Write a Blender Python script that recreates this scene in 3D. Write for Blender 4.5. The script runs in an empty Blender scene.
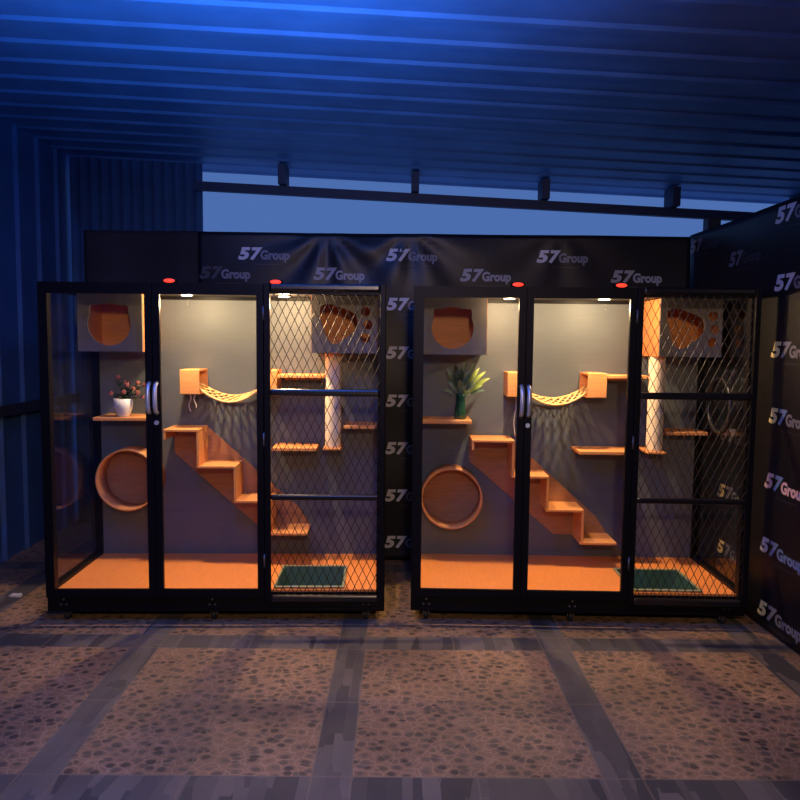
import bpy, bmesh, math, random
from mathutils import Vector, Matrix
random.seed(7)
SC = bpy.context.scene
COL = SC.collection
PI = math.pi

# ------------------------------------------------------------------ camera
YAW, PITCH, ROLL, FPX = .0027, .0794, .0097, 730.0
cam_d = bpy.data.cameras.new('camera'); cam = bpy.data.objects.new('camera', cam_d); COL.objects.link(cam)
fw = Vector((math.sin(YAW)*math.cos(PITCH), math.cos(YAW)*math.cos(PITCH), -math.sin(PITCH)))
rt = Vector((math.cos(YAW), -math.sin(YAW), 0)); up = rt.cross(fw)
r2 = rt*math.cos(ROLL)+up*math.sin(ROLL); u2 = up*math.cos(ROLL)-rt*math.sin(ROLL)
m = Matrix((r2, u2, -fw)).transposed().to_4x4(); m.translation = Vector((0, 0, 1.517))
cam.matrix_world = m
cam_d.sensor_width = 36; cam_d.sensor_fit = 'HORIZONTAL'; cam_d.lens = 36*FPX/800
cam_d.clip_start = .05; cam_d.clip_end = 100
SC.camera = cam

# ------------------------------------------------------------------ world, exposure, room lights
SC.view_settings.view_transform = 'Standard'; SC.view_settings.look = 'None'
SC.view_settings.exposure = 0; SC.view_settings.gamma = 1; SC.view_settings.use_curve_mapping = False
w = bpy.data.worlds.new('dusk'); SC.world = w; w.use_nodes = True
bg = w.node_tree.nodes['Background']
bg.inputs[0].default_value = (.17, .36, 1.0, 1); bg.inputs[1].default_value = .42

def light(kind, name, loc, energy, color, size=.1, rot=(0, 0, 0), size_y=None, parent=None, spread=None):
    d = bpy.data.lights.new(name, kind); d.energy = energy; d.color = color
    if kind == 'AREA':
        d.size = size
        if size_y: d.shape = 'RECTANGLE'; d.size_y = size_y
        if spread: d.spread = spread
    elif kind in ('POINT', 'SPOT'): d.shadow_soft_size = size
    o = bpy.data.objects.new(name, d); COL.objects.link(o); o.location = loc; o.rotation_euler = rot
    if parent: o.parent = parent
    return o
up_l = light('SPOT', 'blue_flood_lamp', (-.62, 1.55, 2.0), 680, (.06, .31, 1.0), .10, rot=(PI-.45, 0, .05))
up_l.data.spot_size = 2.15; up_l.data.spot_blend = 1.0
light('POINT', 'blue_string_lamp', (-.42, 1.9, 2.40), 34, (.07, .22, 1.0), .06)
pl = light('SPOT', 'yard_lamp', (.2, -.5, 2.25), 165, (1.0, .66, .40), .10, rot=(PI/2-.38, 0, .03))
pl.data.spot_size = 1.35; pl.data.spot_blend = .6

# ------------------------------------------------------------------ materials
def mat(name, col, rough=.5, metal=0, noise=0, nscale=20, spec=.5, bump=0, bscale=60, stretch=None, emit=None, trans=False):
    M = bpy.data.materials.new(name); M.use_nodes = True
    nt = M.node_tree; b = nt.nodes['Principled BSDF']
    b.inputs['Base Color'].default_value = (*col, 1); b.inputs['Roughness'].default_value = rough
    b.inputs['Metallic'].default_value = metal; b.inputs['Specular IOR Level'].default_value = spec
    if emit: b.inputs['Emission Color'].default_value = (*emit[0], 1); b.inputs['Emission Strength'].default_value = emit[1]
    if noise or bump:
        tc = nt.nodes.new('ShaderNodeTexCoord'); mp = nt.nodes.new('ShaderNodeMapping')
        nt.links.new(tc.outputs['Object'], mp.inputs[0])
        if stretch: mp.inputs['Scale'].default_value = stretch
    if noise:
        n = nt.nodes.new('ShaderNodeTexNoise'); n.inputs['Scale'].default_value = nscale; n.inputs['Detail'].default_value = 4
        nt.links.new(mp.outputs[0], n.inputs['Vector'])
        r = nt.nodes.new('ShaderNodeValToRGB'); nt.links.new(n.outputs['Fac'], r.inputs[0])
        r.color_ramp.elements[0].position = .3; r.color_ramp.elements[1].position = .7
        r.color_ramp.elements[0].color = (*[c*(1-noise) for c in col], 1)
        r.color_ramp.elements[1].color = (*[min(1, c*(1+noise)) for c in col], 1)
        nt.links.new(r.outputs[0], b.inputs['Base Color'])
    if bump:
        n2 = nt.nodes.new('ShaderNodeTexNoise'); n2.inputs['Scale'].default_value = bscale
        nt.links.new(mp.outputs[0], n2.inputs['Vector'])
        bp = nt.nodes.new('ShaderNodeBump'); bp.inputs['Strength'].default_value = bump; bp.inputs['Distance'].default_value = .01
        nt.links.new(n2.outputs['Fac'], bp.inputs['Height']); nt.links.new(bp.outputs[0], b.inputs['Normal'])
    return M
def glass_mat(name, tint, base=.04):
    M = bpy.data.materials.new(name); M.use_nodes = True; nt = M.node_tree; nt.nodes.clear()
    o = nt.nodes.new('ShaderNodeOutputMaterial'); mx = nt.nodes.new('ShaderNodeMixShader')
    t = nt.nodes.new('ShaderNodeBsdfTransparent'); t.inputs[0].default_value = (*tint, 1)
    g = nt.nodes.new('ShaderNodeBsdfGlossy'); g.inputs['Roughness'].default_value = .03
    lw = nt.nodes.new('ShaderNodeLayerWeight'); lw.inputs[0].default_value = .5
    pw = nt.nodes.new('ShaderNodeMath'); pw.operation = 'POWER'; pw.inputs[1].default_value = 5; nt.links.new(lw.outputs['Facing'], pw.inputs[0])
    f = nt.nodes.new('ShaderNodeMath'); f.operation = 'MULTIPLY_ADD'; f.inputs[1].default_value = .9; f.inputs[2].default_value = .04; nt.links.new(pw.outputs[0], f.inputs[0])
    nt.links.new(f.outputs[0], mx.inputs[0]); nt.links.new(t.outputs[0], mx.inputs[1]); nt.links.new(g.outputs[0], mx.inputs[2])
    nt.links.new(mx.outputs[0], o.inputs[0]); return M
black = mat('black_powder_coat', (.004, .004, .006), .45, .0, spec=.15)
satin = mat('satin_black_rail', (.006, .006, .009), .30, .0, spec=.6)
black_in = mat('black_cage_lining', (.012, .012, .014), .6)
wall_panel = mat('grey_wall_laminate', (.105, .125, .155), .55, noise=.05, nscale=6, stretch=(1, 1, 12))
orange_floor = mat('orange_floor_laminate', (.86, .30, .075), .5, noise=.07, nscale=10, stretch=(10, 1, 1))
wood = mat('orange_plywood', (.74, .33, .115), .5, noise=.12, nscale=9, stretch=(1, 8, 8))
wood_lit = mat('lit_plywood', (.92, .38, .11), .5, noise=.10, nscale=9, stretch=(1, 8, 8))  # plywood copy with lightened colour, so the cubby insides look lit
wood_dim = mat('dimmed_plywood', (.50, .17, .055), .5, noise=.12, nscale=9, stretch=(1, 8, 8))  # darker plywood copy, offsets lamp glare on the cubby sides
stringer_m = mat('brown_plywood_board', (.36, .17, .085), .55, noise=.15, nscale=10, stretch=(1, 8, 8))
greyface = mat('grey_cubby_face', (.17, .15, .155), .6, noise=.06, nscale=30)
glass = glass_mat('clear_glass', (.93, .95, .96))
chrome = mat('brushed_handle_metal', (.75, .78, .85), .42, .7)
red = mat('lit_red_switch', (.8, .05, .03), .4, emit=((1.0, .045, .02), 1.6))
lampm = mat('lit_lamp_lens', (1, .9, .7), .4, emit=((1, .72, .38), 12.0))
rope_m = mat('cream_cotton_rope', (.85, .58, .25), .8, bump=.4, bscale=250)
sisal = mat('pale_sisal_rope', (.85, .72, .52), .85, bump=.5, bscale=120, noise=.08, nscale=60)
white_cord = mat('white_cord', (.7, .68, .66), .7)
wire = mat('dark_mesh_wire', (.014, .013, .013), .45, .1)
green_tray = mat('green_tray_plastic', (.03, .085, .08), .35)
green_rim = mat('tray_rim_plastic', (.30, .32, .20), .35)
white_cer = mat('white_ceramic', (.72, .74, .78), .3)
soil = mat('dark_soil', (.03, .02, .015), .9, noise=.4, nscale=120)
leaf_dark = mat('dark_green_leaf', (.02, .05, .03), .5, noise=.3, nscale=40)
leaf_y = mat('yellow_green_leaf', (.22, .30, .04), .5, noise=.3, nscale=20)
leaf_g = mat('grey_green_leaf', (.10, .17, .10), .5, noise=.3, nscale=20)
petal = mat('dusty_pink_petal', (.42, .13, .12), .6)
vase_m = mat('green_glazed_vase', (.012, .06, .035), .2)
steel_dk = mat('dark_ring_metal', (.06, .06, .065), .35, .5)
rubber = mat('black_rubber', (.015, .015, .015), .6)
castm = mat('grey_zinc_caster', (.22, .22, .24), .4, .8)
roof_m = mat('painted_roof_sheet', (.12, .25, .50), .5, .3, noise=.15, nscale=3)
wall_m = mat('painted_corrugated_sheet', (.07, .16, .34), .45, .3, noise=.15, nscale=4)
purlin_m = mat('dark_blue_beam', (.012, .03, .09), .6)
steel = mat('dark_steel_beam', (.03, .035, .05), .6)
cloth = mat('black_banner_vinyl', (.008, .008, .012), .42, spec=.35, bump=.1, bscale=25)
shade = mat('black_shade_cloth', (.010, .010, .014), .8, noise=.3, nscale=4)
p_white = mat('white_print', (.62, .62, .64), .5)
p_grey = mat('grey_print', (.20, .20, .23), .5)
p_mid = mat('silver_print', (.36, .36, .38), .5)
p_blue = mat('blue_grey_print', (.16, .24, .44), .5)
p_yel = mat('yellow_print', (.85, .72, .28), .5)
p_pink = mat('pale_pink_print', (.75, .50, .50), .5)
p_dim = mat('faint_grey_print', (.05, .05, .06), .5)
paper = mat('white_paper', (.6, .58, .52), .8)

def floor_material():
    M = bpy.data.materials.new('pebble_tile_floor'); M.use_nodes = True; nt = M.node_tree; N = nt.nodes; L = nt.links
    b = N['Principled BSDF']; b.inputs['Roughness'].default_value = .62
    tc = N.new('ShaderNodeTexCoord'); sp = N.new('ShaderNodeSeparateXYZ'); L.new(tc.outputs['Object'], sp.inputs[0])
    def mth(op, a, b_=None):
        n = N.new('ShaderNodeMath'); n.operation = op
        for i, v in enumerate((a, b_)):
            if v is None: continue
            if isinstance(v, (int, float)): n.inputs[i].default_value = v
            else: L.new(v, n.inputs[i])
        return n.outputs[0]
    def band(src, off, per, wdt):
        return mth('LESS_THAN', mth('FLOORED_MODULO', mth('SUBTRACT', src, off), per), wdt)
    X, Y = sp.outputs[0], sp.outputs[1]
    bx_ = band(X, -1.31, 1.02, .14); by_ = band(Y, 3.50, 1.22, .16)
    bands = mth('MAXIMUM', bx_, by_)
    sx = band(X, -1.31+.14+.4365, 1.02, .007); sy = band(Y, 3.66+.525, 1.22, .008)
    e1 = band(X, -1.314, 1.02, .008); e2 = band(X, -1.174, 1.02, .007); e3 = band(Y, 3.496, 1.22, .008); e4 = band(Y, 3.656, 1.22, .008)
    seam = mth('MAXIMUM', mth('MAXIMUM', mth('MAXIMUM', sx, sy), mth('MAXIMUM', e1, e2)), mth('MAXIMUM', e3, e4))
    # pebbles
    mp = N.new('ShaderNodeMapping'); L.new(tc.outputs['Object'], mp.inputs[0]); mp.inputs['Scale'].default_value = (1, 1.15, 1)
    nz = N.new('ShaderNodeTexNoise'); nz.inputs['Scale'].default_value = 14; L.new(mp.outputs[0], nz.inputs['Vector'])
    wv = N.new('ShaderNodeVectorMath'); wv.operation = 'MULTIPLY_ADD'; L.new(nz.outputs['Color'], wv.inputs[0]); wv.inputs[1].default_value = (.03, .03, 0); L.new(mp.outputs[0], wv.inputs[2])
    vd = N.new('ShaderNodeTexVoronoi'); vd.feature = 'DISTANCE_TO_EDGE'; vd.inputs['Scale'].default_value = 22; L.new(wv.outputs[0], vd.inputs['Vector'])
    vc = N.new('ShaderNodeTexVoronoi'); vc.inputs['Scale'].default_value = 22; L.new(wv.outputs[0], vc.inputs['Vector'])
    rc = N.new('ShaderNodeValToRGB'); cs = N.new('ShaderNodeSeparateColor'); L.new(vc.outputs['Color'], cs.inputs[0]); L.new(cs.outputs[0], rc.inputs[0])
    el = rc.color_ramp.elements; el[0].color = (.085, .062, .042, 1); el[1].color = (.22, .155, .10, 1); e = el.new(.25); e.color = (.13, .092, .06, 1); e = el.new(.7); e.color = (.18, .128, .08, 1)
    gr = N.new('ShaderNodeValToRGB'); L.new(vc.outputs['Distance'], gr.inputs[0]); e0, e1_ = gr.color_ramp.elements
    e0.position = .30; e0.color = (0, 0, 0, 1); e1_.position = .46; e1_.color = (1, 1, 1, 1)
    gl = N.new('ShaderNodeValToRGB'); L.new(vd.outputs[0], gl.inputs[0]); g0, g1 = gl.color_ramp.elements
    g0.position = .02; g0.color = (1.22, 1.22, 1.22, 1); g1.position = .07; g1.color = (.85, .85, .85, 1)
    m1 = N.new('ShaderNodeMix'); m1.data_type = 'RGBA'; L.new(gr.outputs[0], m1.inputs[0]); L.new(rc.outputs[0], m1.inputs[6]); m1.inputs[7].default_value = (.33, .20, .11, 1)
    m1b = N.new('ShaderNodeMix'); m1b.data_type = 'RGBA'; m1b.blend_type = 'MULTIPLY'; m1b.inputs[0].default_value = 1; L.new(m1.outputs[2], m1b.inputs[6]); L.new(gl.outputs[0], m1b.inputs[7])
    # plank band colours
    mb = N.new('ShaderNodeMapping'); L.new(tc.outputs['Object'], mb.inputs[0]); mb.inputs['Scale'].default_value = (16, 3.2, 1)
    vb = N.new('ShaderNodeTexVoronoi'); vb.distance = 'CHEBYCHEV'; vb.inputs['Scale'].default_value = 1; L.new(mb.outputs[0], vb.inputs['Vector'])
    cs2 = N.new('ShaderNodeSeparateColor'); L.new(vb.outputs['Color'], cs2.inputs[0])
    rb = N.new('ShaderNodeValToRGB'); L.new(cs2.outputs[0], rb.inputs[0]); rb.color_ramp.elements[0].color = (.05, .048, .048, 1); rb.color_ramp.elements[1].color = (.17, .145, .12, 1)
    m2 = N.new('ShaderNodeMix'); m2.data_type = 'RGBA'; L.new(bands, m2.inputs[0]); L.new(m1b.outputs[2], m2.inputs[6]); L.new(rb.outputs[0], m2.inputs[7])
    m3 = N.new('ShaderNodeMix'); m3.data_type = 'RGBA'; L.new(mth('MULTIPLY', seam, .6), m3.inputs[0]); L.new(m2.outputs[2], m3.inputs[6]); m3.inputs[7].default_value = (.24, .18, .12, 1)
    # broad grime
    ng = N.new('ShaderNodeTexNoise'); ng.inputs['Scale'].default_value = 1.6; ng.inputs['Detail'].default_value = 5; L.new(tc.outputs['Object'], ng.inputs['Vector'])
    rg = N.new('ShaderNodeValToRGB'); L.new(ng.outputs['Fac'], rg.inputs[0]); rg.color_ramp.elements[0].position = .3; rg.color_ramp.elements[1].position = .7
    rg.color_ramp.elements[0].color = (.62, .62, .62, 1); rg.color_ramp.elements[1].color = (1.3, 1.27, 1.22, 1)
    m4 = N.new('ShaderNodeMix'); m4.data_type = 'RGBA'; m4.blend_type = 'MULTIPLY'; m4.inputs[0].default_value = 1
    L.new(m3.outputs[2], m4.inputs[6]); L.new(rg.outputs[0], m4.inputs[7]); L.new(m4.outputs[2], b.inputs['Base Color'])
    bp = N.new('ShaderNodeBump'); bp.inputs['Strength'].default_value = .25; bp.inputs['Distance'].default_value = .004
    L.new(vd.outputs[0], bp.inputs['Height']); L.new(bp.outputs[0], b.inputs['Normal'])
    return M
floor_m = floor_material()

# ------------------------------------------------------------------ mesh helpers
class MB:
    def __init__(s): s.b = bmesh.new()
    def box(s, x0, x1, y0, y1, z0, z1, bev=0):
        vs = [s.b.verts.new((x, y, z)) for x in (x0, x1) for y in (y0, y1) for z in (z0, z1)]
        fs = [s.b.faces.new([vs[i] for i in q]) for q in ((0, 1, 3, 2), (4, 6, 7, 5), (0, 4, 5, 1), (2, 3, 7, 6), (0, 2, 6, 4), (1, 5, 7, 3))]
        if bev:
            bmesh.ops.bevel(s.b, geom=list({e for f in fs for e in f.edges}), offset=bev, segments=2, affect='EDGES', profile=.5)
        return s
    def tube(s, pts, r, n=8, closed=False, caps=True):
        pts = [Vector(p) for p in pts]; rings = []; N = len(pts); prev = None
        for i, p in enumerate(pts):
            if closed: t = pts[(i+1) % N]-pts[i-1]
            else: t = pts[min(i+1, N-1)]-pts[max(i-1, 0)]
            t.normalize()
            if prev is None:
                a = Vector((0, 0, 1)) if abs(t.z) < .9 else Vector((1, 0, 0)); u = t.cross(a).normalized()
            else: u = (prev-t*prev.dot(t)).normalized()
            prev = u; v = t.cross(u); rr = r[i] if isinstance(r, (list, tuple)) else r
            rings.append([s.b.verts.new(p+(u*math.cos(2*PI*k/n)+v*math.sin(2*PI*k/n))*rr) for k in range(n)])
        R = range(N if closed else N-1)
        for i in R:
            A, B = rings[i], rings[(i+1) % N]
            for k in range(n): f = s.b.faces.new((A[k], A[(k+1) % n], B[(k+1) % n], B[k])); f.smooth = True
        if caps and not closed: s.b.faces.new(rings[0][::-1]); s.b.faces.new(rings[-1])
        return s
    def lathe(s, prof, c, axis='z', n=32, closed=False):
        rings = []
        for r, h in prof:
            ring = []
            for k in range(n):
                a = 2*PI*k/n; ca, sa = math.cos(a)*r, math.sin(a)*r
                p = {'z': (ca, sa, h), 'y': (ca, h, sa), 'x': (h, ca, sa)}[axis]
                ring.append(s.b.verts.new(Vector(c)+Vector(p)))
            rings.append(ring)
        M = len(rings)
        for i in range(M if closed else M-1):
            A, B = rings[i], rings[(i+1) % M]
            for k in range(n): f = s.b.faces.new((A[k], A[(k+1) % n], B[(k+1) % n], B[k])); f.smooth = True
        if not closed:
            if prof[0][0] > 1e-6: s.b.faces.new(rings[0])
            if prof[-1][0] > 1e-6: s.b.faces.new(rings[-1][::-1])
        return s
    def prism(s, poly, y0, y1):      # polygon in x,z extruded along y
        A = [s.b.verts.new((x, y0, z)) for x, z in poly]; B = [s.b.verts.new((x, y1, z)) for x, z in poly]
        s.b.faces.new(A); s.b.faces.new(B[::-1]); n = len(poly)
        for i in range(n): s.b.faces.new((A[i], B[i], B[(i+1) % n], A[(i+1) % n]))
        return s
    def holed(s, outer, holes, y0, y1):   # panel in the x,z plane with holes, thickness along y
        bm = s.b; edges = []; loops = []
        for lp in [outer]+holes:
            vs = [bm.verts.new((x, y0, z)) for x, z in lp]; loops.append(vs)
            edges += [bm.edges.new((vs[i], vs[(i+1) % len(vs)])) for i in range(len(vs))]
        r = bmesh.ops.triangle_fill(bm, use_beauty=True, use_dissolve=False, edges=edges, normal=(0, -1, 0))
        fs = [g for g in r['geom'] if isinstance(g, bmesh.types.BMFace)]
        ex = bmesh.ops.extrude_face_region(bm, geom=fs)
        bmesh.ops.translate(bm, vec=(0, y1-y0, 0), verts=[g for g in ex['geom'] if isinstance(g, bmesh.types.BMVert)])
        return s
    def leaf(s, base, tip, wid, nrm, droop=.0, n=6):
        base, tip, nrm = Vector(base), Vector(tip), Vector(nrm).normalized()
        d = tip-base; side = d.cross(nrm).normalized(); prev = None
        for i in range(n+1):
            t = i/n; c = base+d*t+nrm*(math.sin(t*PI)*.12*d.length)+Vector((0, 0, -droop*t*t))
            wd = wid*math.sin(PI*min(.999, (t*.92+.06)))**.8 * .5
            cur = [s.b.verts.new(c-side*wd), s.b.verts.new(c-nrm*wd*.35), s.b.verts.new(c+side*wd)]
            if prev:
                for k in (0, 1): f = s.b.faces.new((prev[k], prev[k+1], cur[k+1], cur[k])); f.smooth = True
            prev = cur
        return s
    def blob(s, c, r, sq=(1, 1, 1)):
        M = Matrix.Translation(c) @ Matrix.Diagonal((*[r*q for q in sq], 1))
        g = bmesh.ops.create_icosphere(s.b, subdivisions=1, radius=1, matrix=M)
        for v in g['verts']: v.co += Vector([random.uniform(-.15, .15)*r for _ in range(3)])
        return s
    def build(s, name, m, parent=None, loc=None):
        bmesh.ops.recalc_face_normals(s.b, faces=s.b.faces)
        me = bpy.data.meshes.new(name); s.b.to_mesh(me); s.b.free()
        o = bpy.data.objects.new(name, me); COL.objects.link(o)
        for q in (m if isinstance(m, list) else [m]): me.materials.append(q)
        if parent: o.parent = parent
        if loc: o.location = loc
        return o
def tag(o, label=None, cat=None, group=None, kind=None):
    if label: o['label'] = label
    if cat: o['category'] = cat
    if group: o['group'] = group
    if kind: o['kind'] = kind
    return o
def thing(name, loc, label, cat, group=None, rz=0):
    o = bpy.data.objects.new(name, None); COL.objects.link(o); o.location = loc; o.rotation_euler = (0, 0, rz)
    o.empty_display_size = .1
    return tag(o, label, cat, group)
def struct(o): o['kind'] = 'structure'; return o

# ------------------------------------------------------------------ setting
o = struct(MB().box(-2.72, 4.2, -2.6, 6.4, -.06, 0).build('floor', floor_m))
zc = lambda x: 2.87-.045*x
def corrugated(name, m, along, length0, length1, start, end, per, rib, h, fn):
    """profile of narrow ribs stepped along one axis; fn maps (long, across, height) to a point"""
    b = bmesh.new(); prof = []; t = start
    while t < end:
        prof += [(t, 0), (t+per-rib-.03, 0), (t+per-rib-.008, h), (t+per-.022, h)]; t += per
    prof.append((t, 0)); rows = []
    for a, hh in prof:
        rows.append([b.verts.new(fn(l, a, hh)) for l in (length0, length1)])
    for A, B in zip(rows, rows[1:]): b.faces.new((A[0], A[1], B[1], B[0]))
    ret = bmesh.ops.extrude_face_region(b, geom=b.faces[:])
    n = fn(0, 0, -.012)-fn(0, 0, 0)
    bmesh.ops.translate(b, vec=n, verts=[g for g in ret['geom'] if isinstance(g, bmesh.types.BMVert)])
    mb = MB(); mb.b.free(); mb.b = b
    return struct(mb.build(name, m))
corrugated('ceiling', roof_m, 'x', -2.75, 4.2, -2.60+.025, 6.3, .262, .05, .012, lambda l, a, h: Vector((l, a, zc(l)-h)))
corrugated('wall_left', wall_m, 'z', 0, 3.0, -2.6+.05, 6.05, .30, .05, .022, lambda l, a, h: Vector((-2.68+h, a, l)))
# rear wall: corrugated sheet left of the gap and a low sheet beneath it
def wavy(name, x0, x1, z0, z1, Y):
    b = bmesh.new(); n = int((x1-x0)/.012); rows = []
    for i in range(n+1):
        x = x0+(x1-x0)*i/n; y = Y+.012*math.sin(x*2*PI/.085)
        rows.append([b.verts.new((x, y, z0)), b.verts.new((x, y, z1)), b.verts.new((x, y+.01, z1)), b.verts.new((x, y+.01, z0))])
    for A, B in zip(rows, rows[1:]):
        for k in range(4): f = b.faces.new((A[k], A[(k+1) % 4], B[(k+1) % 4], B[k])); f.smooth = k in (0, 2)
    b.faces.new(rows[0]); b.faces.new(rows[-1])
    mb = MB(); mb.b.free(); mb.b = b
    return struct(mb.build(name, wall_m))
wavy('wall_back', -2.66, -1.60, 0, 3.02, 6.02)
wavy('wall_back', -1.60, 4.2, 0, 2.10, 6.02)
struct(MB().box(4.14, 4.2, -2.6, 6.3, 0, 2.54).build('wall_right_light_block', steel))  # unseen, added to shut out sky light beyond the right banner
struct(MB().box(-2.7, 4.14, -2.66, -2.6, 0, 2.54).build('wall_front_light_block', wall_m))  # added behind the camera to block blue sky light from the open front
# purlin and rafters across the rear gap, post at its right
mb = MB(); b = mb.b
vs = [b.verts.new((x, y, zc(x)+dz)) for x in (-1.64, 4.1) for y in (5.93, 5.98) for dz in (-.235, -.165)]
for q in ((0, 1, 3, 2), (4, 6, 7, 5), (0, 4, 5, 1), (2, 3, 7, 6), (0, 2, 6, 4), (1, 5, 7, 3)): b.faces.new([vs[i] for i in q])
struct(mb.build('trim_purlin', purlin_m))
for x in (-.93, .12, 1.15, 2.18, 3.2):
    struct(MB().box(x-.03, x+.03, 5.85, 6.05, zc(x)-.164, zc(x)-.013).build('trim_rafter', purlin_m))
struct(MB().box(2.44, 2.54, 5.86, 5.96, 0, zc(2.5)-.236).build('trim_post', steel))
struct(MB().box(-2.635, -2.60, 4.6, 5.95, 1.0, 1.07).build('trim_wall_rail', steel))

# ------------------------------------------------------------------ printed banners
def text_mesh(body, wdt, hgt_ref, shear=0, bold=0):
    c = bpy.data.curves.new('t', 'FONT'); c.body = body; c.size = 1; c.offset = bold; c.resolution_u = 3
    o = bpy.data.objects.new('t', c); COL.objects.link(o)
    dg = bpy.context.evaluated_depsgraph_get(); me = bpy.data.meshes.new_from_object(o.evaluated_get(dg))
    vs = [(v.co.x+shear*v.co.y, v.co.y) for v in me.vertices]; fs = [tuple(p.vertices) for p in me.polygons]
    bpy.data.objects.remove(o); bpy.data.curves.remove(c); bpy.data.meshes.remove(me)
    x0 = min(v[0] for v in vs); x1 = max(v[0] for v in vs)
    y1 = max(v[1] for v in vs)
    return [((v[0]-x0)*wdt/(x1-x0), v[1]*hgt_ref/y1) for v in vs], fs
T5 = text_mesh('5', .082, .078, .20, .05); T7 = text_mesh('7', .082, .078, .20, .05)
TG = text_mesh('Group', .195, .060, 0, .045)
def logo(place, u, z, mats, parent, name='printed_logo'):
    """57 Group over a fine underline, laid on the cloth by place(u, z)"""
    b = bmesh.new()
    def put(T, du, dz, mi):
        vs = [b.verts.new(place(u+du+x, z+dz+y)) for x, y in T[0]]
        for f in T[1]:
            try: fc = b.faces.new([vs[i] for i in f]); fc.material_index = mi
            except ValueError: pass
    put(T5, -.17, -.035, 0); put(T7, -.090, -.035, 1); put(TG, -.022, -.035, 2)
    for i in range(15):
        x = -.06+i*.012
        vs = [b.verts.new(place(u+x+a, z-.072+c)) for a, c in ((0, 0), (.008, 0), (.008, .006), (0, .006))]
        f = b.faces.new(vs); f.material_index = 3
    me = bpy.data.meshes.new(name); b.to_mesh(me); b.free()
    for q in mats: me.materials.append(q)
    o = bpy.data.objects.new(name, me); COL.objects.link(o); o.parent = parent
    return o
def smooth(a, b, t): t = max(0, min(1, (t-a)/(b-a))); return t*t*(3-2*t)
def wrinkle(x, z):   # folds fanning out below the tie points
    d = 0
    for hx, hz, k, amp in ((-.50, 2.24, 9, .011), (.05, 2.24, 8, .009), (1.05, 2.24, 7, .004)):
        dx, dz = x-hx, hz-z; r = math.hypot(dx, dz)
        a = math.atan2(dx, max(dz, 1e-4)+.02)
        d += amp*math.sin(a*k+r*3)*math.exp(-r*1.2)*smooth(.0, .15, r)
    d += .006*math.sin(x*5+z*2)+.004*math.sin(z*9-x*3)
    return d
YB = 4.93
def cloth_panel(name, pf, u0, u1, z0, z1, m, step=.03):
    b = bmesh.new(); nu = int((u1-u0)/step); nz = int((z1-z0)/step)
    def lay(off): return [[b.verts.new(pf(u0+(u1-u0)*i/nu, z0+(z1-z0)*j/nz, off)) for j in range(nz+1)] for i in range(nu+1)]
    A, B = lay(0), lay(.003)
    for i in range(nu):
        for j in range(nz):
            for G in (A, B): f = b.faces.new((G[i][j], G[i+1][j], G[i+1][j+1], G[i][j+1])); f.smooth = True
    for i in range(nu):
        for j in (0, nz): b.faces.new((A[i][j], A[i+1][j], B[i+1][j], B[i][j]))
    for j in range(nz):
        for i in (0, nu): b.faces.new((A[i][j], A[i][j+1], B[i][j+1], B[i][j]))
    mb = MB(); mb.b.free(); mb.b = b
    return mb.build(name, m)
pb = lambda x, z, off=0: Vector((x, YB+wrinkle(x, z)+off, z))
top_sag = 2.225
bb = cloth_panel('printed_banner', pb, -1.34, 1.945, .02, 2.235, cloth)
tag(bb, 'black printed backdrop banner hanging behind the two cages, repeated logos', 'banner')
std = [p_white, p_white, p_grey, p_dim]
pl_b = lambda x, z: pb(x, z)+Vector((0, -.0025, 0))
for r in range(7):
    zz = 2.093-.325*r
    for x in (-.904, .081, 1.086): logo(pl_b, x, zz, std, bb)
    for x in (-1.165, -.405, .576, 1.584):
        if zz-.128 > .1 and not (x < -1.1 and r > 0): logo(pl_b, x, zz-.128, [p_mid, p_mid, p_mid, p_dim] if x > -1.1 else [p_dim, p_dim, p_grey, p_dim], bb)
XR = 1.965
def wr(y, z): return .006*math.sin(y*6+z*3)+.004*math.sin(z*8)
pr = lambda y, z, off=0: Vector((XR+.0*(4.93-y)+wr(y, z)+off, y, z))
rb = cloth_panel('printed_banner', pr, .9, 4.99, .02, 2.25, cloth, .04)
tag(rb, 'black printed banner forming the right side wall, logos in white and yellow', 'banner')
# here u runs from the far corner towards the camera
pl_r = lambda u, z: pr(-u*1.2, z)+Vector((-.0025, 0, 0))   # this banner is printed a little wider
cols = {0: [p_white, p_white, p_grey, p_dim], 1: [p_white, p_white, p_grey, p_dim], 2: [p_yel, p_grey, p_grey, p_dim], 3: [p_yel, p_blue, p_grey, p_dim],
        4: [p_pink, p_blue, p_pink, p_dim], 5: [p_white, p_blue, p_blue, p_dim], 6: [p_yel, p_grey, p_grey, p_dim]}
for r in range(7):
    zz = 2.184-.345*r
    for y in (3.65, 2.48): logo(pl_r, -y/1.2, zz, cols[r], rb)
    logo(pl_r, -4.76/1.2, zz-.02, [p_mid, p_grey, p_dim, p_dim], rb)
    if zz-.165 > .1:
        for y in (4.20, 3.05): logo(pl_r, -y/1.2, zz-.165, [p_grey, p_grey, p_dim, p_dim] if r < 4 else [p_yel, p_grey, p_grey, p_dim], rb)
# plain dark cloth to the left of the banner
ps = lambda x, z, off=0: Vector((x, YB+.05+.012*math.sin(x*11+z)+off, z))
tag(cloth_panel('shade_cloth', ps, -2.12, -1.30, .02, 2.245, shade), 'plain black cloth hanging behind the left cage, beside the printed banner', 'cloth')

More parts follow.
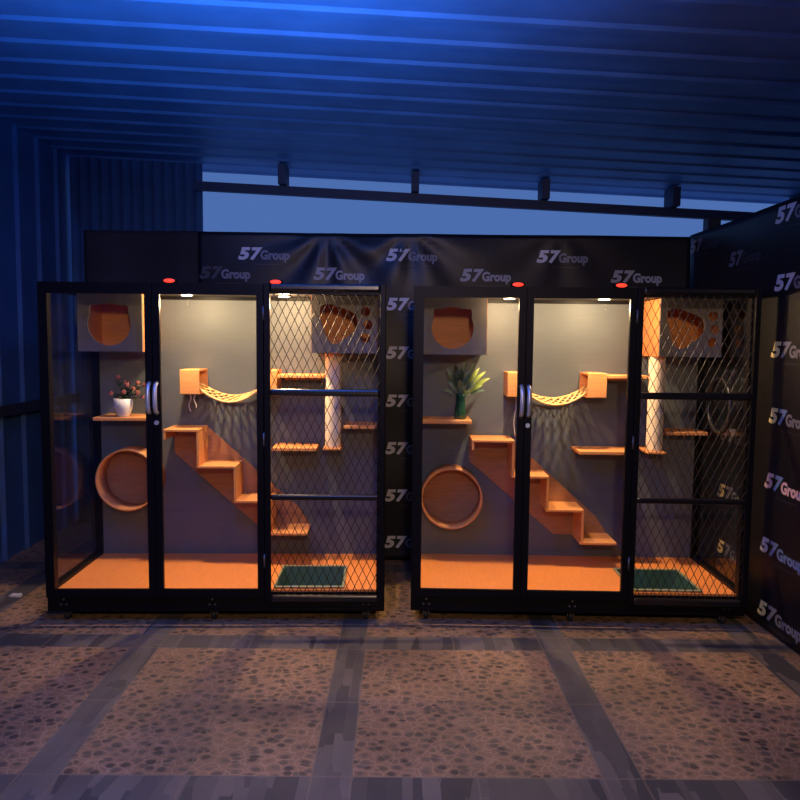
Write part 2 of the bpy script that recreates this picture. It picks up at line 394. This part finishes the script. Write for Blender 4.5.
# ------------------------------------------------------------------ cages
W, DP, ZT, ZF = 1.8, .70, 1.81, .178
def cage(loc, rz, lampx, label, side):
    R = thing('cat_cage', loc, label, 'cage', 'black cat cages', rz)
    bt = ZF-.012
    MB().box(0, W, .012, DP+.02, .062, .070).box(0, W, .012, .030, .070, bt).box(0, W, DP, DP+.02, .070, bt)\
        .box(0, .018, .030, DP, .070, bt).box(W-.018, W, .030, DP, .070, bt).build('base', black, R)
    f = MB()
    for x in (0, W-.045): f.box(x, x+.045, 0, .045, ZF-.012, ZT); f.box(x, x+.045, DP-.025, DP+.02, ZF-.012, ZT)
    for x in (.568, 1.14): f.box(x, x+.038, .003, .04, ZF-.012, ZT-.045)
    f.box(.045, W-.045, 0, .045, ZT-.05, ZT); f.box(.045, W-.045, DP-.025, DP+.02, ZT-.05, ZT)
    for x in (0, W-.045): f.box(x, x+.045, .045, DP-.025, ZT-.045, ZT); f.box(x, x+.045, .045, DP-.025, ZF-.012, ZF+.02)
    f.build('frame', black, R)
    MB().box(.045, W-.045, .045, DP-.025, ZT-.03, ZT-.005).build('ceiling_panel', black_in, R)
    MB().box(.045, W-.045, DP-.008, DP+.008, ZF, ZT-.05).build('back_panel', wall_panel, R)
    # floor with an opening for the recessed tray
    MB().box(.045, 1.205, .022, DP-.009, ZF-.012, ZF).box(1.575, W-.045, .022, DP-.009, ZF-.012, ZF)\
        .box(1.205, 1.575, .41, DP-.009, ZF-.012, ZF).box(1.205, 1.575, .022, .045, ZF-.012, ZF).build('floor_panel', orange_floor, R)
    for k, x in enumerate((.02, W-.025)):
        MB().box(x, x+.005, .045, DP-.025, ZF+.02, ZT-.045).build('side_glass', glass, R)
    # round port on the right side glass
    MB().lathe([(.168, -.008), (.168, .010), (.150, .014), (.145, 0), (.150, -.008)], (W-.028, .40, 1.17), 'x', 40, True).build('port_ring', steel_dk, R)
    # glass doors
    for x0, x1, s0, s1, hx in ((.008, .586, .046, .037, .570), (.590, 1.158, .036, .034, .607)):
        d = MB().box(x0, x0+s0, -.022, .0, ZF-.03, ZT-.005).box(x1-s1, x1, -.022, .0, ZF-.03, ZT-.005)\
            .box(x0+s0, x1-s1, -.022, .0, ZT-.06, ZT-.005).box(x0+s0, x1-s1, -.022, .0, ZF-.03, ZF+.014).build('glass_door', black, R)
        MB().box(x0+s0-.004, x1-s1+.004, -.013, -.008, ZF+.01, ZT-.055).build('glass_pane', glass, d)
        hp = [(hx, -.022, 1.135), (hx, -.045, 1.145), (hx, -.055, 1.17), (hx, -.058, 1.213), (hx, -.055, 1.255), (hx, -.045, 1.282), (hx, -.022, 1.292)]
        MB().tube(hp, .011, 10).build('handle', chrome, d)
        if hx > .6:
            MB().lathe([(.012, -.032), (.012, -.021), (.004, -.020)], (hx-.002, 0, 1.085), 'y', 16).build('lock', chrome, d)
            for z in (.35, 1.0, 1.66): MB().tube([(x1+.002, -.024, z-.035), (x1+.002, -.024, z+.035)], .005, 8).build('hinge', castm, d)
    # mesh door
    x0, x1, a, b_ = 1.162, 1.795, .031, .029
    rails = [(ZT-.034, ZT+.002), (1.229, 1.266), (.674, .706), (.122, .161)]
    d = MB().box(x0, x0+a, -.024, .0, .122, ZT+.002, .003).box(x1-b_, x1, -.024, .0, .122, ZT+.002, .003)
    d = d.build('mesh_door', black, R)
    for z0, z1 in rails: MB().box(x0+a, x1-b_, -.024, .0, z0, z1, .010).build('rail', satin, d)
    for (lo, hi) in ((1.266, ZT-.034), (.706, 1.229), (.161, .674)):
        mm = MB(); px, pz = .0425, .090; X0, X1 = x0+a, x1-b_
        for sgn in (1, -1):
            k = -30
            while k < 40:
                # line x = xs + sgn*(z-lo)*px/pz
                xs = X0+k*px; sl = sgn*px/pz; z0, z1 = lo, hi
                xa, xb = xs, xs+sl*(hi-lo)
                t0, t1 = 0., 1.
                dx = xb-xa
                ta, tb = (X0-xa)/dx, (X1-xa)/dx
                if ta > tb: ta, tb = tb, ta
                t0, t1 = max(t0, ta), min(t1, tb)
                if t1-t0 > .01:
                    P = lambda t: (xa+dx*t, -.010+sgn*.0008, lo+(hi-lo)*t)
                    mm.tube([P(t0), P(t1)], .0018, 4, caps=False)
                k += 1
        mm.build('wire_mesh', wire, d)
    # ribbed plinth front below the mesh door
    g = MB()
    for z in (.075, .089, .103): g.box(x0+.02, x1-.01, .002, .012, z, z+.008, .002)
    g.build('ribbed_trim', black, R)
    # casters
    for x in (.085, .875, 1.70):
        for y in (.06, DP-.05):
            c = MB().box(x-.022, x+.022, y-.022, y+.022, .056, .062).box(x-.018, x-.014, y-.012, y+.014, .025, .056).box(x+.014, x+.018, y-.012, y+.014, .025, .056).build('caster', castm, R)
            MB().lathe([(.008, -.012), (.026, -.012), (.029, -.006), (.029, .006), (.026, .012), (.008, .012)], (x, y, .029), 'x', 20).build('wheel', rubber, c)
    for x in (.085, .875, 1.70):
        mb = MB()
        for q, (dx, dz) in enumerate(((-.015, 0), (.015, 0), (0, .028))): mb.lathe([(.005, .008), (.005, .0125), (.002, .012)], (x+dx, 0, .100+dz), 'y', 8)
        mb.build('bolt', castm, R)
    # lamps and red switches
    for x in lampx:
        s = MB().box(x-.036, x+.036, -.006, .03, ZT, ZT+.022, .005).build('switch_housing', black, R)
        MB().lathe([(.0, -.0125), (.014, -.0115), (.017, -.006)], (0, 0, 0), 'y', 20).build('red_switch', red, s)
        rs = s.children[0]; rs.scale = (1.7, 1, .62); rs.location = (x, 0, ZT+.011)
        l = MB().lathe([(.0, -.006), (.036, -.006), (.04, 0), (.04, .006)], (x, .34, ZT-.036), 'z', 24).build('ceiling_lamp', black, R)
        MB().lathe([(.0, -.009), (.030, -.0085), (.032, -.006)], (x, .34, ZT-.036), 'z', 24).build('lamp_lens', lampm, l)
        light('POINT', 'cage_lamp_light', (x, .34, ZT-.085), 19.0, (1.0, .66, .33), .022, parent=R)
        sp_ = light('SPOT', 'cage_lamp_beam', (x, .34, ZT-.085), 34.0, (1.0, .64, .33), .022, parent=R)
        sp_.data.spot_size = 1.9; sp_.data.spot_blend = 1.0
    bpy.context.view_layer.update()
    return R

def L(R, x, y, z): return (x, y, z)
def furn(name, R, label, cat, group, origin):
    """a furnishing fixed inside cage R; origin in the cage's own axes"""
    mw = Matrix.Translation(R.location) @ Matrix.Rotation(R.rotation_euler.z, 4, 'Z')
    return thing(name, mw @ Vector(origin), label, cat, group, R.rotation_euler.z)

def wall_shelf(R, x0, x1, y0, z, label, group, th=.02, bracket=True):
    t = furn('wall_shelf', R, label, 'shelf', 'wooden shelves inside the cages', (x0, DP-.009, z))
    w_, d_ = x1-x0, DP-.009-y0
    MB().box(0, w_, -d_, 0, -th, 0, .003).build('board', wood, t)
    MB().box(w_*.06, w_*.94, -.014, -.001, -th-.022, -th).build('cleat', wood, t)
    return t
def circle(cx, cz, r, n=24, a0=0): return [(cx+r*math.cos(a0+2*PI*i/n), cz+r*math.sin(a0+2*PI*i/n)) for i in range(n)]
def cubby(R, x0, x1, z0, z1, holes, label, group):
    yf, yb = .345, DP-.009
    t = furn('cubby_box', R, label, 'cat cubby', 'cubbies inside the cages', (x0, yb, z0))
    w_, h_, d_ = x1-x0, z1-z0, yb-yf; th = .012
    MB().box(0, th, -d_+.010, 0, 0, h_).box(w_-th, w_, -d_+.010, 0, 0, h_).box(th, w_-th, -d_+.010, 0, 0, th).box(th, w_-th, -d_+.010, 0, h_-th, h_)\
        .box(th, w_-th, -.010, 0, th, h_-th).build('shell', wood_lit, t)
    for a in (-.002, w_): MB().box(a, a+.002, -d_+.010, 0, 0, h_).build('side_dimming_skin', wood_dim, t)  # added thin skins, colour darkened against glare from the nearby lamp
    hl = [[(x-x0, z-z0) for x, z in hh] for hh in holes]
    MB().holed([(0, 0), (w_, 0), (w_, h_), (0, h_)], hl, -d_, -d_+.009).build('front_panel', greyface, t)
    return t
def cat_head(cx, cz, r):
    pts = []
    for i in range(48):
        a = 2*PI*i/48; rr = r
        for ea in (PI*.25, PI*.75):
            dd = abs(a-ea)
            if dd < .30: rr = max(rr, r*(1+.24*(1-dd/.30)**.8))
        pts.append((cx+rr*math.cos(a), cz+rr*math.sin(a)))
    return pts
def paw(cx, cz):   # palm pad with toes to its right
    P = [(-.115, .105), (-.118, .05), (-.10, -.01), (-.085, -.065), (-.06, -.10), (-.03, -.108), (0, -.095), (.03, -.07), (.065, -.045), (.09, -.015), (.098, .025), (.085, .065), (.05, .085), (.01, .10), (-.04, .118), (-.085, .122)]
    main = [(cx+a, cz+b) for a, b in P]
    toes = [[(x, z) for x, z in circle(cx+a, cz+b, r, 14)] for a, b, r in ((.142, -.07, .028), (.155, .005, .027), (.142, .08, .027))]
    return [main]+toes
def tunnel(R, cx, cz, label, group):
    t = furn('tunnel_ring', R, label, 'cat tunnel', 'tunnel rings inside the cages', (cx, DP-.009, cz))
    r = .188; L_ = .16
    MB().lathe([(r, -L_), (r, 0), (r-.011, 0), (r-.011, -L_)], (0, 0, 0), 'y', 64, True).build('tube', wood, t)
    MB().lathe([(r-.012, -.008), (r-.012, 0)], (0, 0, 0), 'y', 64).build('back_disc', stringer_m, t)
    return t
def stairs(R, steps, board, label, group):
    """steps: (x0, x1, z top); each tread has a riser at its right end"""
    x0, z0 = steps[0][0], steps[-1][2]
    t = furn('cat_stairs', R, label, 'cat stairs', 'cat stairs inside the cages', (x0, DP-.009, z0))
    MB().prism([(x-x0, z-z0) for x, z in board], -.016, 0).build('side_board', stringer_m, t)
    yf = -(DP-.009-.44)
    for i, (a, b, z) in enumerate(steps):
        MB().box(a-x0, b-x0, yf, -.017, z-z0-.014, z-z0, .002).build('tread', wood, t)
        if i < len(steps)-1:
            zb = steps[i+1][2]
            MB().box(b-x0-.013, b-x0, yf+.001, -.017, zb-z0, z-z0-.014).build('riser', wood, t)
    a, b, z = steps[0]
    MB().box(a-x0, a-x0+.013, yf+.001, -.017, z-z0-.06, z-z0-.014).build('end_lip', wood, t)
    return t
def bridge(R, xa, xb, za, zs, label, group, cordlen):
    """two hollow wooden end boxes and a net of rope slung between them; xa, xb are the inner faces"""
    yf, yb, bw, bh = .47, DP-.009, .113, .145
    t = furn('rope_bridge', R, label, 'rope bridge', 'rope bridges inside the cages', (xa, yb, za-bh))
    X = lambda x: x-xa
    D_ = yb-yf
    for s in (0, 1):
        x0 = -bw if s == 0 else X(xb); x1 = x0+bw; th = .011
        b = MB().box(x0, x1, -D_, -D_+th, 0, bh, .003).box(x0, x1, -th, 0, 0, bh).box(x0, x1, -D_+th, -th, 0, th).box(x0, x1, -D_+th, -th, bh-th, bh)
        xo = x0 if s == 0 else x1-th
        b.box(xo, xo+th, -D_+th, -th, th, bh-th)
        b.build('end_box', wood, t)
    L_ = X(xb); z_end = bh*.38
    def P(u, v):   # u along, v across 0..1
        s_ = 4*u*(1-u); zz = z_end-(z_end+za-bh-zs+.028*(1-v)-.014)*s_
        return (-.03+u*(L_+.06), -D_+.035+v*(D_-.07), zz)
    MB().tube([P(i/24, 0) for i in range(25)], .0065, 8).build('edge_rope', rope_m, t)
    MB().tube([P(i/24, 1) for i in range(25)], .0065, 8).build('edge_rope', rope_m, t)
    n = MB(); K = 10
    for s in (1, -1):
        for k in range(-2, K):
            pts = []
            for j in range(7):
                v = j/6; u = (k+2*v)/K
                if 0 <= u <= 1:
                    p = P(u, v if s > 0 else 1-v); pts.append((p[0], p[1], p[2]+.004*s))
            if len(pts) > 1: n.tube(pts, .0052, 6)
    n.build('net', rope_m, t)
    for k in range(2):
        x = -bw*.55+.03*k; pts = []
        for i in range(13):
            u = i/12; pts.append((x+.006*math.sin(u*7+k*2)+(.006 if k else 0)*u, -D_+.03-.012*k, -cordlen*(u if k == 0 else u*.8)))
        MB().tube(pts, .0032, 6).build('cord', white_cord, t)
    return t
def sisal_post(R, cx, cy, z0, z1, label, group):
    t = furn('scratching_post', R, label, 'scratching post', 'scratching posts inside the cages', (cx, cy, z0))
    prof = []; n = int((z1-z0)/.008)
    for i in range(n+1):
        prof.append((.046+(.003 if i % 2 else 0), i*(z1-z0)/n))
    MB().lathe(prof, (0, 0, 0), 'z', 28).build('rope_wrap', sisal, t)
    MB().box(-.055, .055, -.06, DP-.009-cy, -.014, 0, .003).build('base_plate', wood, t)
    return t
def litter_tray(R, label, group):
    x0, x1, y0, y1 = 1.208, 1.572, .047, .407
    t = furn('litter_tray', R, label, 'litter tray', 'litter trays in the cage floors', (x0, y0, ZF))
    w_, d_, h = x1-x0, y1-y0, .10
    b = bmesh.new()
    def ring(i, z): return [b.verts.new((x, y, z)) for x, y in ((i, i), (w_-i, i), (w_-i, d_-i), (i, d_-i))]
    A, B, C_, D2 = ring(.0, .004), ring(.006, .004), ring(.028, -h+.004), ring(.022, -h)
    E_ = ring(.0, .0)
    for P_, Q in ((A, B), (B, C_), (E_, A), (E_, D2)):
        for k in range(4): b.faces.new((P_[k], P_[(k+1) % 4], Q[(k+1) % 4], Q[k]))
    b.faces.new(C_); b.faces.new(D2)
    mb = MB(); mb.b.free(); mb.b = b; mb.build('basin', green_tray, t)
    r = MB(); e = .010
    r.box(-e, w_+e, -e-.004, 0.004, .0045, .012, .002).box(-e, w_+e, d_-.004, d_+e, .0045, .012, .002).box(-e, .004, .004, d_-.004, .0045, .012, .002).box(w_-.004, w_+e, .004, d_-.004, .0045, .012, .002)
    r.build('rim', green_rim, t)
    return t

GN = lambda s: None
c1 = cage((-1.8626, 3.7967, 0), .0255, (.675, 1.222), 'black cat cage on the left, with potted flowers inside', 'left')
c2 = cage((.0783, 3.8584, 0), -.0249, (.542, 1.078), 'black cat cage on the right, with tall vase plant inside', 'right')

# --- left cage
cubby(c1, .058, .42, 1.447, 1.776, [cat_head(.235, 1.60, .120)], 'grey-fronted cubby with cat-head opening, upper left of the left cage', None)
cubby(c1, 1.375, 1.75, 1.450, 1.776, paw(1.54, 1.607), 'grey-fronted cubby with paw-shaped openings, behind the left cage mesh door', None)
wall_shelf(c1, .09, .405, .45, 1.060, 'narrow wooden shelf carrying the white flower pot, left cage', None)
tunnel(c1, .252, .672, 'round wooden tunnel ring low on the left, in the left cage', None)
stairs(c1, [(.500, .706, .993), (.693, .921, .777), (.908, 1.126, .571), (1.113, 1.340, .376)],
       [(.500, .98), (.706, .98), (1.26, .485), (1.327, .39), (1.327, .363), (1.01, .363), (.500, .82)],
       'wooden four-step cat stairs descending to the right, in the left cage', None)
bridge(c1, .705, 1.045, 1.343, 1.165, 'rope bridge with wooden end boxes, above the left cage stairs', None, .105)
wall_shelf(c1, 1.162, 1.435, .48, 1.318, 'short wooden shelf right of the rope bridge, left cage', None)
wall_shelf(c1, 1.13, 1.395, .46, .885, 'low wooden shelf left of the scratching post foot, left cage', None)
sisal_post(c1, 1.488, .52, .885, 1.448, 'pale sisal scratching post under the left cage paw cubby', None)
wall_shelf(c1, 1.55, 1.75, .48, 1.018, 'small shelf right of the scratching post, left cage', None)
litter_tray(c1, 'dark green litter tray sunk in the left cage floor', None)
# --- right cage
cubby(c2, .058, .418, 1.447, 1.776, [cat_head(.222, 1.60, .120)], 'grey-fronted cubby with cat-head opening, upper left of the right cage', None)
cubby(c2, 1.400, 1.75, 1.447, 1.776, paw(1.555, 1.600), 'grey-fronted cubby with paw-shaped openings, behind the right cage mesh door', None)
wall_shelf(c2, .050, .350, .45, 1.055, 'narrow wooden shelf carrying the green vase, right cage', None)
tunnel(c2, .242, .567, 'round wooden tunnel ring low on the left, in the right cage', None)
stairs(c2, [(.352, .603, .942), (.590, .812, .730), (.799, 1.024, .530), (1.005, 1.224, .334)],
       [(.352, .93), (.603, .93), (1.15, .44), (1.21, .35), (1.21, .321), (.89, .321), (.352, .78)],
       'wooden four-step cat stairs descending to the right, in the right cage', None)
bridge(c2, .672, 1.030, 1.343, 1.165, 'rope bridge with wooden end boxes, above the right cage stairs', None, .235)
wall_shelf(c2, 1.147, 1.385, .48, 1.332, 'short wooden shelf right of the rope bridge, right cage', None)
wall_shelf(c2, .99, 1.33, .46, .880, 'low wooden shelf between rope bridge and scratching post, right cage', None)
sisal_post(c2, 1.442, .50, .885, 1.445, 'pale sisal scratching post under the right cage paw cubby', None)
wall_shelf(c2, 1.505, 1.75, .48, 1.000, 'small shelf right of the scratching post, right cage', None)
litter_tray(c2, 'dark green litter tray sunk in the right cage floor', None)

# potted flowers on the left cage's shelf
t = furn('flower_pot', c1, 'white ceramic pot of small pink flowers on the shelf in the left cage', 'potted plant', None, (.252, .50, 1.060))
MB().lathe([(.0, 0), (.030, 0), (.036, .006), (.052, .055), (.056, .108), (.051, .108), (.047, .095), (.0, .095)], (0, 0, 0), 'z', 32).build('pot', white_cer, t)
MB().lathe([(.0, .097), (.046, .097), (.046, .0955)], (0, 0, 0), 'z', 24).build('soil', soil, t)
st = MB(); lf = MB(); tips = [(-.06, -.03, .14), (-.028, .0, .235), (.035, -.03, .19), (.06, .0, .165), (.095, -.03, .145), (.085, .01, .20), (.13, .0, .19), (.012, .02, .20), (.12, -.02, .12), (.02, -.045, .15)]
for (x, y, z) in tips:
    st.tube([(x*.15, y*.15, .095), (x*.5, y*.5, .095+(z-.095)*.55), (x, y, z)], .0015, 5)
    for q in range(9):
        u = .22+.085*q; c = Vector((x*u, y*u, .095+(z-.095)*u)); a = random.uniform(0, 2*PI)
        lf.leaf(c, c+Vector((math.cos(a)*.035, math.sin(a)*.025, random.uniform(0, .025))), .018, (0, 0, 1))
st.build('stem', leaf_dark, t); tag(lf.build('foliage', leaf_dark, t))
for (x, y, z) in tips:
    f = MB()
    for q in range(6):
        a = q*PI/3; f.blob((x+math.cos(a)*.008, y-.004, z+math.sin(a)*.008), .0075, (1, .6, 1))
    f.blob((x, y-.007, z), .006); f.build('blossom', petal, t)

# vase plant on the right cage's shelf
t = furn('vase_plant', c2, 'dark green vase of long pointed leaves on the shelf in the right cage', 'plant in vase', None, (.285, .55, 1.055))
MB().lathe([(.0, 0), (.034, 0), (.037, .004), (.034, .05), (.028, .10), (.027, .135), (.033, .155), (.029, .155), (.023, .13), (.0, .12)], (0, 0, 0), 'z', 32).build('vase', vase_m, t)
specs = [((-.085, -.02, .33), .026, leaf_g), ((-.075, .03, .25), .026, leaf_g), ((-.11, .0, .20), .022, leaf_g), ((.0, -.03, .33), .032, leaf_dark), ((-.035, .05, .35), .03, leaf_dark),
         ((.045, -.02, .31), .036, leaf_g), ((.075, -.03, .25), .034, leaf_g), ((.115, .03, .33), .028, leaf_y), ((.175, .0, .27), .026, leaf_y), ((.13, -.03, .23), .026, leaf_y), ((.155, .03, .31), .022, leaf_y),
         ((.03, .03, .37), .025, leaf_g), ((-.05, -.05, .29), .03, leaf_dark), ((.09, .05, .36), .024, leaf_g), ((-.01, -.06, .26), .03, leaf_g), ((.14, -.05, .20), .02, leaf_g)]
for (x, y, z), wd, m_ in specs:
    k = .42; mid = Vector((x*k, y*k, .12+(z-.12)*k))
    MB().tube([(x*.08, y*.08, .125), (x*.2, y*.2, .12+(z-.12)*.22), mid], .0028, 6).leaf(mid, (x, y, z), wd, (-.2*x, -1, .35), .02).build('leaf', m_, t)

# scrap on the floor
mb = MB(); mb.box(-.03, .03, -.02, .015, 0, .012, .004)
for v in mb.b.verts: v.co += Vector((random.uniform(-.006, .006), random.uniform(-.006, .006), max(0, random.uniform(-.002, .008)) if v.co.z > .004 else 0))
tag(mb.build('crumpled_paper', paper, None, (-2.24, 4.2, 0)), 'small crumpled white scrap on the floor left of the left cage', 'paper scrap')
